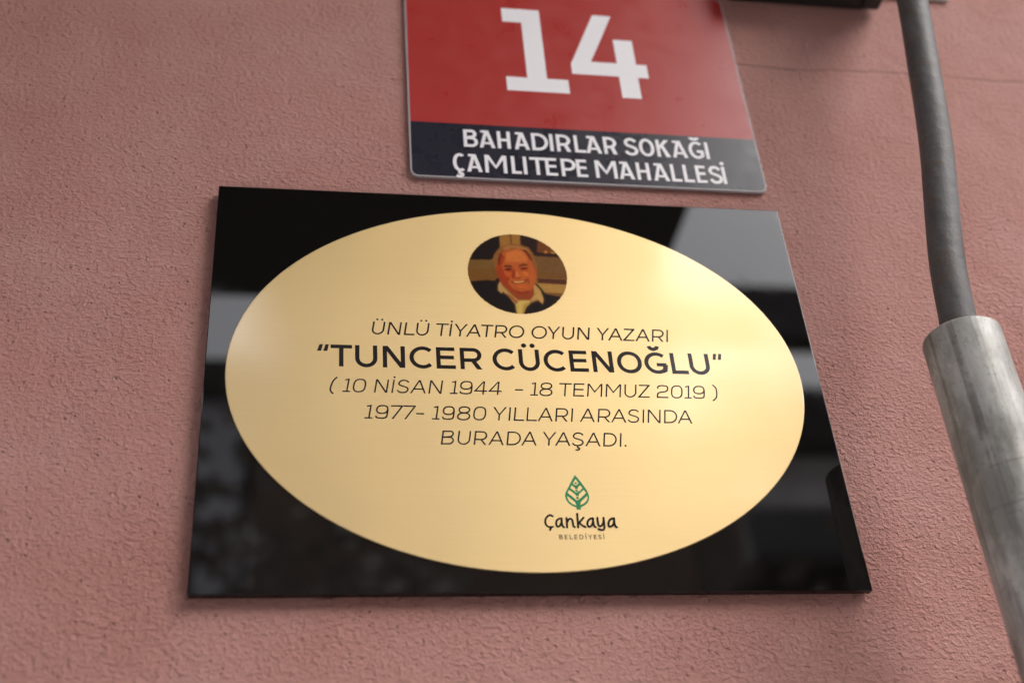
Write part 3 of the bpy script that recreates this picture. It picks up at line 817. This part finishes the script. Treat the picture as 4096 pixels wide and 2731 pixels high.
# clamp that ties the tube to the wall
bm = bmesh.new()
bm_box(bm, .322, .340, -.082, -.004, .384, .410, .003)
cz = .397
px = .3205
bt = tube([(px, -.089, cz - .012), (px, -.089, cz + .012)], [.0155, .0155], 36)
me = bpy.data.meshes.new('t'); bt.to_mesh(me); bt.free(); bm.from_mesh(me); bpy.data.meshes.remove(me)
for v in bm.verts:
    v.co = Vector((v.co.x, v.co.y, v.co.z + Z0)) - O
finish('clamp', bm, M_BLACK, pipe)
bm = bmesh.new()
bm_box(bm, .330, .4125, -.0038, -.0005, .4075, .45, .001)
for v in bm.verts:
    v.co = Vector((v.co.x, v.co.y, v.co.z + Z0)) - O
finish('clamp_plate', bm, M_PALE, pipe)

# ------------------------------------------------------------------ black box above
bx_ = thing('wall_box', (.266, 0, Z0 + .3866), 'black box on the wall at the top edge, beside the number plate', 'box')
box('box_housing', (-.0625, .0625, -.032, -.0005, 0.0, .16), M_BLACK, bx_, bevel=.004, seg=3)
box('box_lid', (-.0585, .0585, -.036, -.0322, .004, .156), M_BLACK, bx_, bevel=.002)

# ------------------------------------------------------------------ across the street (mirrored in the plaque), and unseen houses added to darken the pipe
def facade(name, label, x0, x1, y, h, depth, wall_m, wins, roof=None, band=None):
    t = thing(name, (0.5 * (x0 + x1), y, 0), label, 'building')
    cx = .5 * (x0 + x1)
    box('wall', (x0 - cx, x1 - cx, -depth, 0, 0.0, h), wall_m, t)
    if roof:
        box('roof', (x0 - cx - .3, x1 - cx + .3, -depth - .3, .35, h + .002, h + roof), M_ROOF, t, bevel=.03)
    for (a, b_, c, d) in wins:
        f = box('window', (a - cx - .08, b_ - cx + .08, .002, .07, c - .08, d + .08), M_TRIM, t)
        box('pane', (a - cx, b_ - cx, .072, .085, c, d), M_GLASS, f)
    return t

wins = []
for zf in (1.0, 4.0, 7.0, 10.0):
    for k in range(2):
        xx = .3 + k * 1.6
        wins.append((xx, xx + .9, zf, zf + 1.5))
block = facade('apartment_block', 'tall brown block mirrored dimly in the middle of the plaque', -.55, 3.6, -10.0, 14.0, 8, M_BROWN, wins)
wins = [(5.0, 6.3, 5.2, 8.2), (9.4, 10.8, 5.2, 8.2), (12.0, 13.2, 5.2, 8.2)]
facade('pale_house', 'pale house with a dark roof mirrored in the right edge of the plaque', 4.9, 14.5, -12.0, 8.95, 8, M_CREAM, wins, roof=.8)
box('roof_beam', (3.6 - 1.525, 9.5 - 1.525, -.3, 0, 9.3, 10.0), M_ROOF, block)
facade('brown_garage', 'low dark brown building mirrored along the bottom of the plaque', 3.7, 7.5, -8.2, 5.6, 3, M_DUSK, [(4.4, 6.4, .3, 2.4)], roof=.15)
facade('added_shade_house', 'unseen dark house added up the street to darken the pipe side facing it', -16.0, -5.0, -4.5, 6.6, 5, M_DUSK, [], roof=.3)  # unseen, added to block light from the left and darken the pipe
t = thing('added_side_block', (11.5, -5.0, 0), 'unseen dark block added down the street to darken what the pipe mirrors', 'building')  # unseen block, added to cut low light from the right on the sleeve
box('wall', (-1.5, 1.5, -5.5, 3.4, 0, 6.4), M_DUSK, t)
box('roof', (-1.8, 1.8, -5.8, 3.7, 6.402, 6.75), M_ROOF, t, bevel=.03)
wins = [(-7.3 + k * 1.25, -6.65 + k * 1.25, zf, zf + .9) for k in range(5) for zf in (2.0, 4.4, 6.8, 9.2)]
facade('low_house', 'blue grey low house mirrored behind the tree in the left edge of the plaque', -9.0, -.9, -15.0, 11.5, 7, M_BLUE, wins, roof=.5)

random.seed(4)
def tree(name, loc, h, label, nl=16):
    t = thing(name, loc, label, 'tree')
    bm = bmesh.new()
    tips = []
    def limb(p, d, ln, r, depth):
        pts = [p]; rad = [r]
        dd = d.copy()
        for i in range(4):
            dd = (dd + Vector((random.uniform(-.16, .16), random.uniform(-.16, .16), random.uniform(-.02, .12)))).normalized()
            pts.append(pts[-1] + dd * ln / 4); rad.append(r * (1 - .14 * (i + 1)))
        b2 = tube([tuple(q) for q in pts], rad, 7, False)
        me = bpy.data.meshes.new('t'); b2.to_mesh(me); b2.free(); bm.from_mesh(me); bpy.data.meshes.remove(me)
        if depth >= 4:
            tips.append(pts[-1]); return
        for k in range(3):
            nd = (dd + Vector((random.uniform(-.8, .8), random.uniform(-.8, .8), random.uniform(-.1, .6)))).normalized()
            limb(pts[-1 - (k % 2)], nd, ln * random.uniform(.6, .8), rad[-1] * .68, depth + 1)
    limb(Vector((0, 0, 0)), Vector((0.02, 0, 1)), h * .36, h * .018, 0)
    finish('trunk', bm, M_BARK, t, True)
    bm = bmesh.new()
    for p in tips:
        for k in range(nl):
            c = p + Vector((random.gauss(0, .25), random.gauss(0, .25), random.gauss(0, .25)))
            u = Vector((random.uniform(-1, 1), random.uniform(-1, 1), random.uniform(-1, 1))).normalized() * .12
            v = u.orthogonal().normalized() * .075
            bm.faces.new([bm.verts.new(c + q) for q in (-u, v, u, -v)])
    finish('crown', bm, M_LEAF, t)
tree('street_tree', (-.85, -8.6, 0), 8.0, 'half bare street tree mirrored in the left edge of the plaque', 24)
tree('street_tree', (3.15, -6.3, 0), 5.0, 'smaller street tree mirrored in the right edge of the plaque beside the pale house', 3)
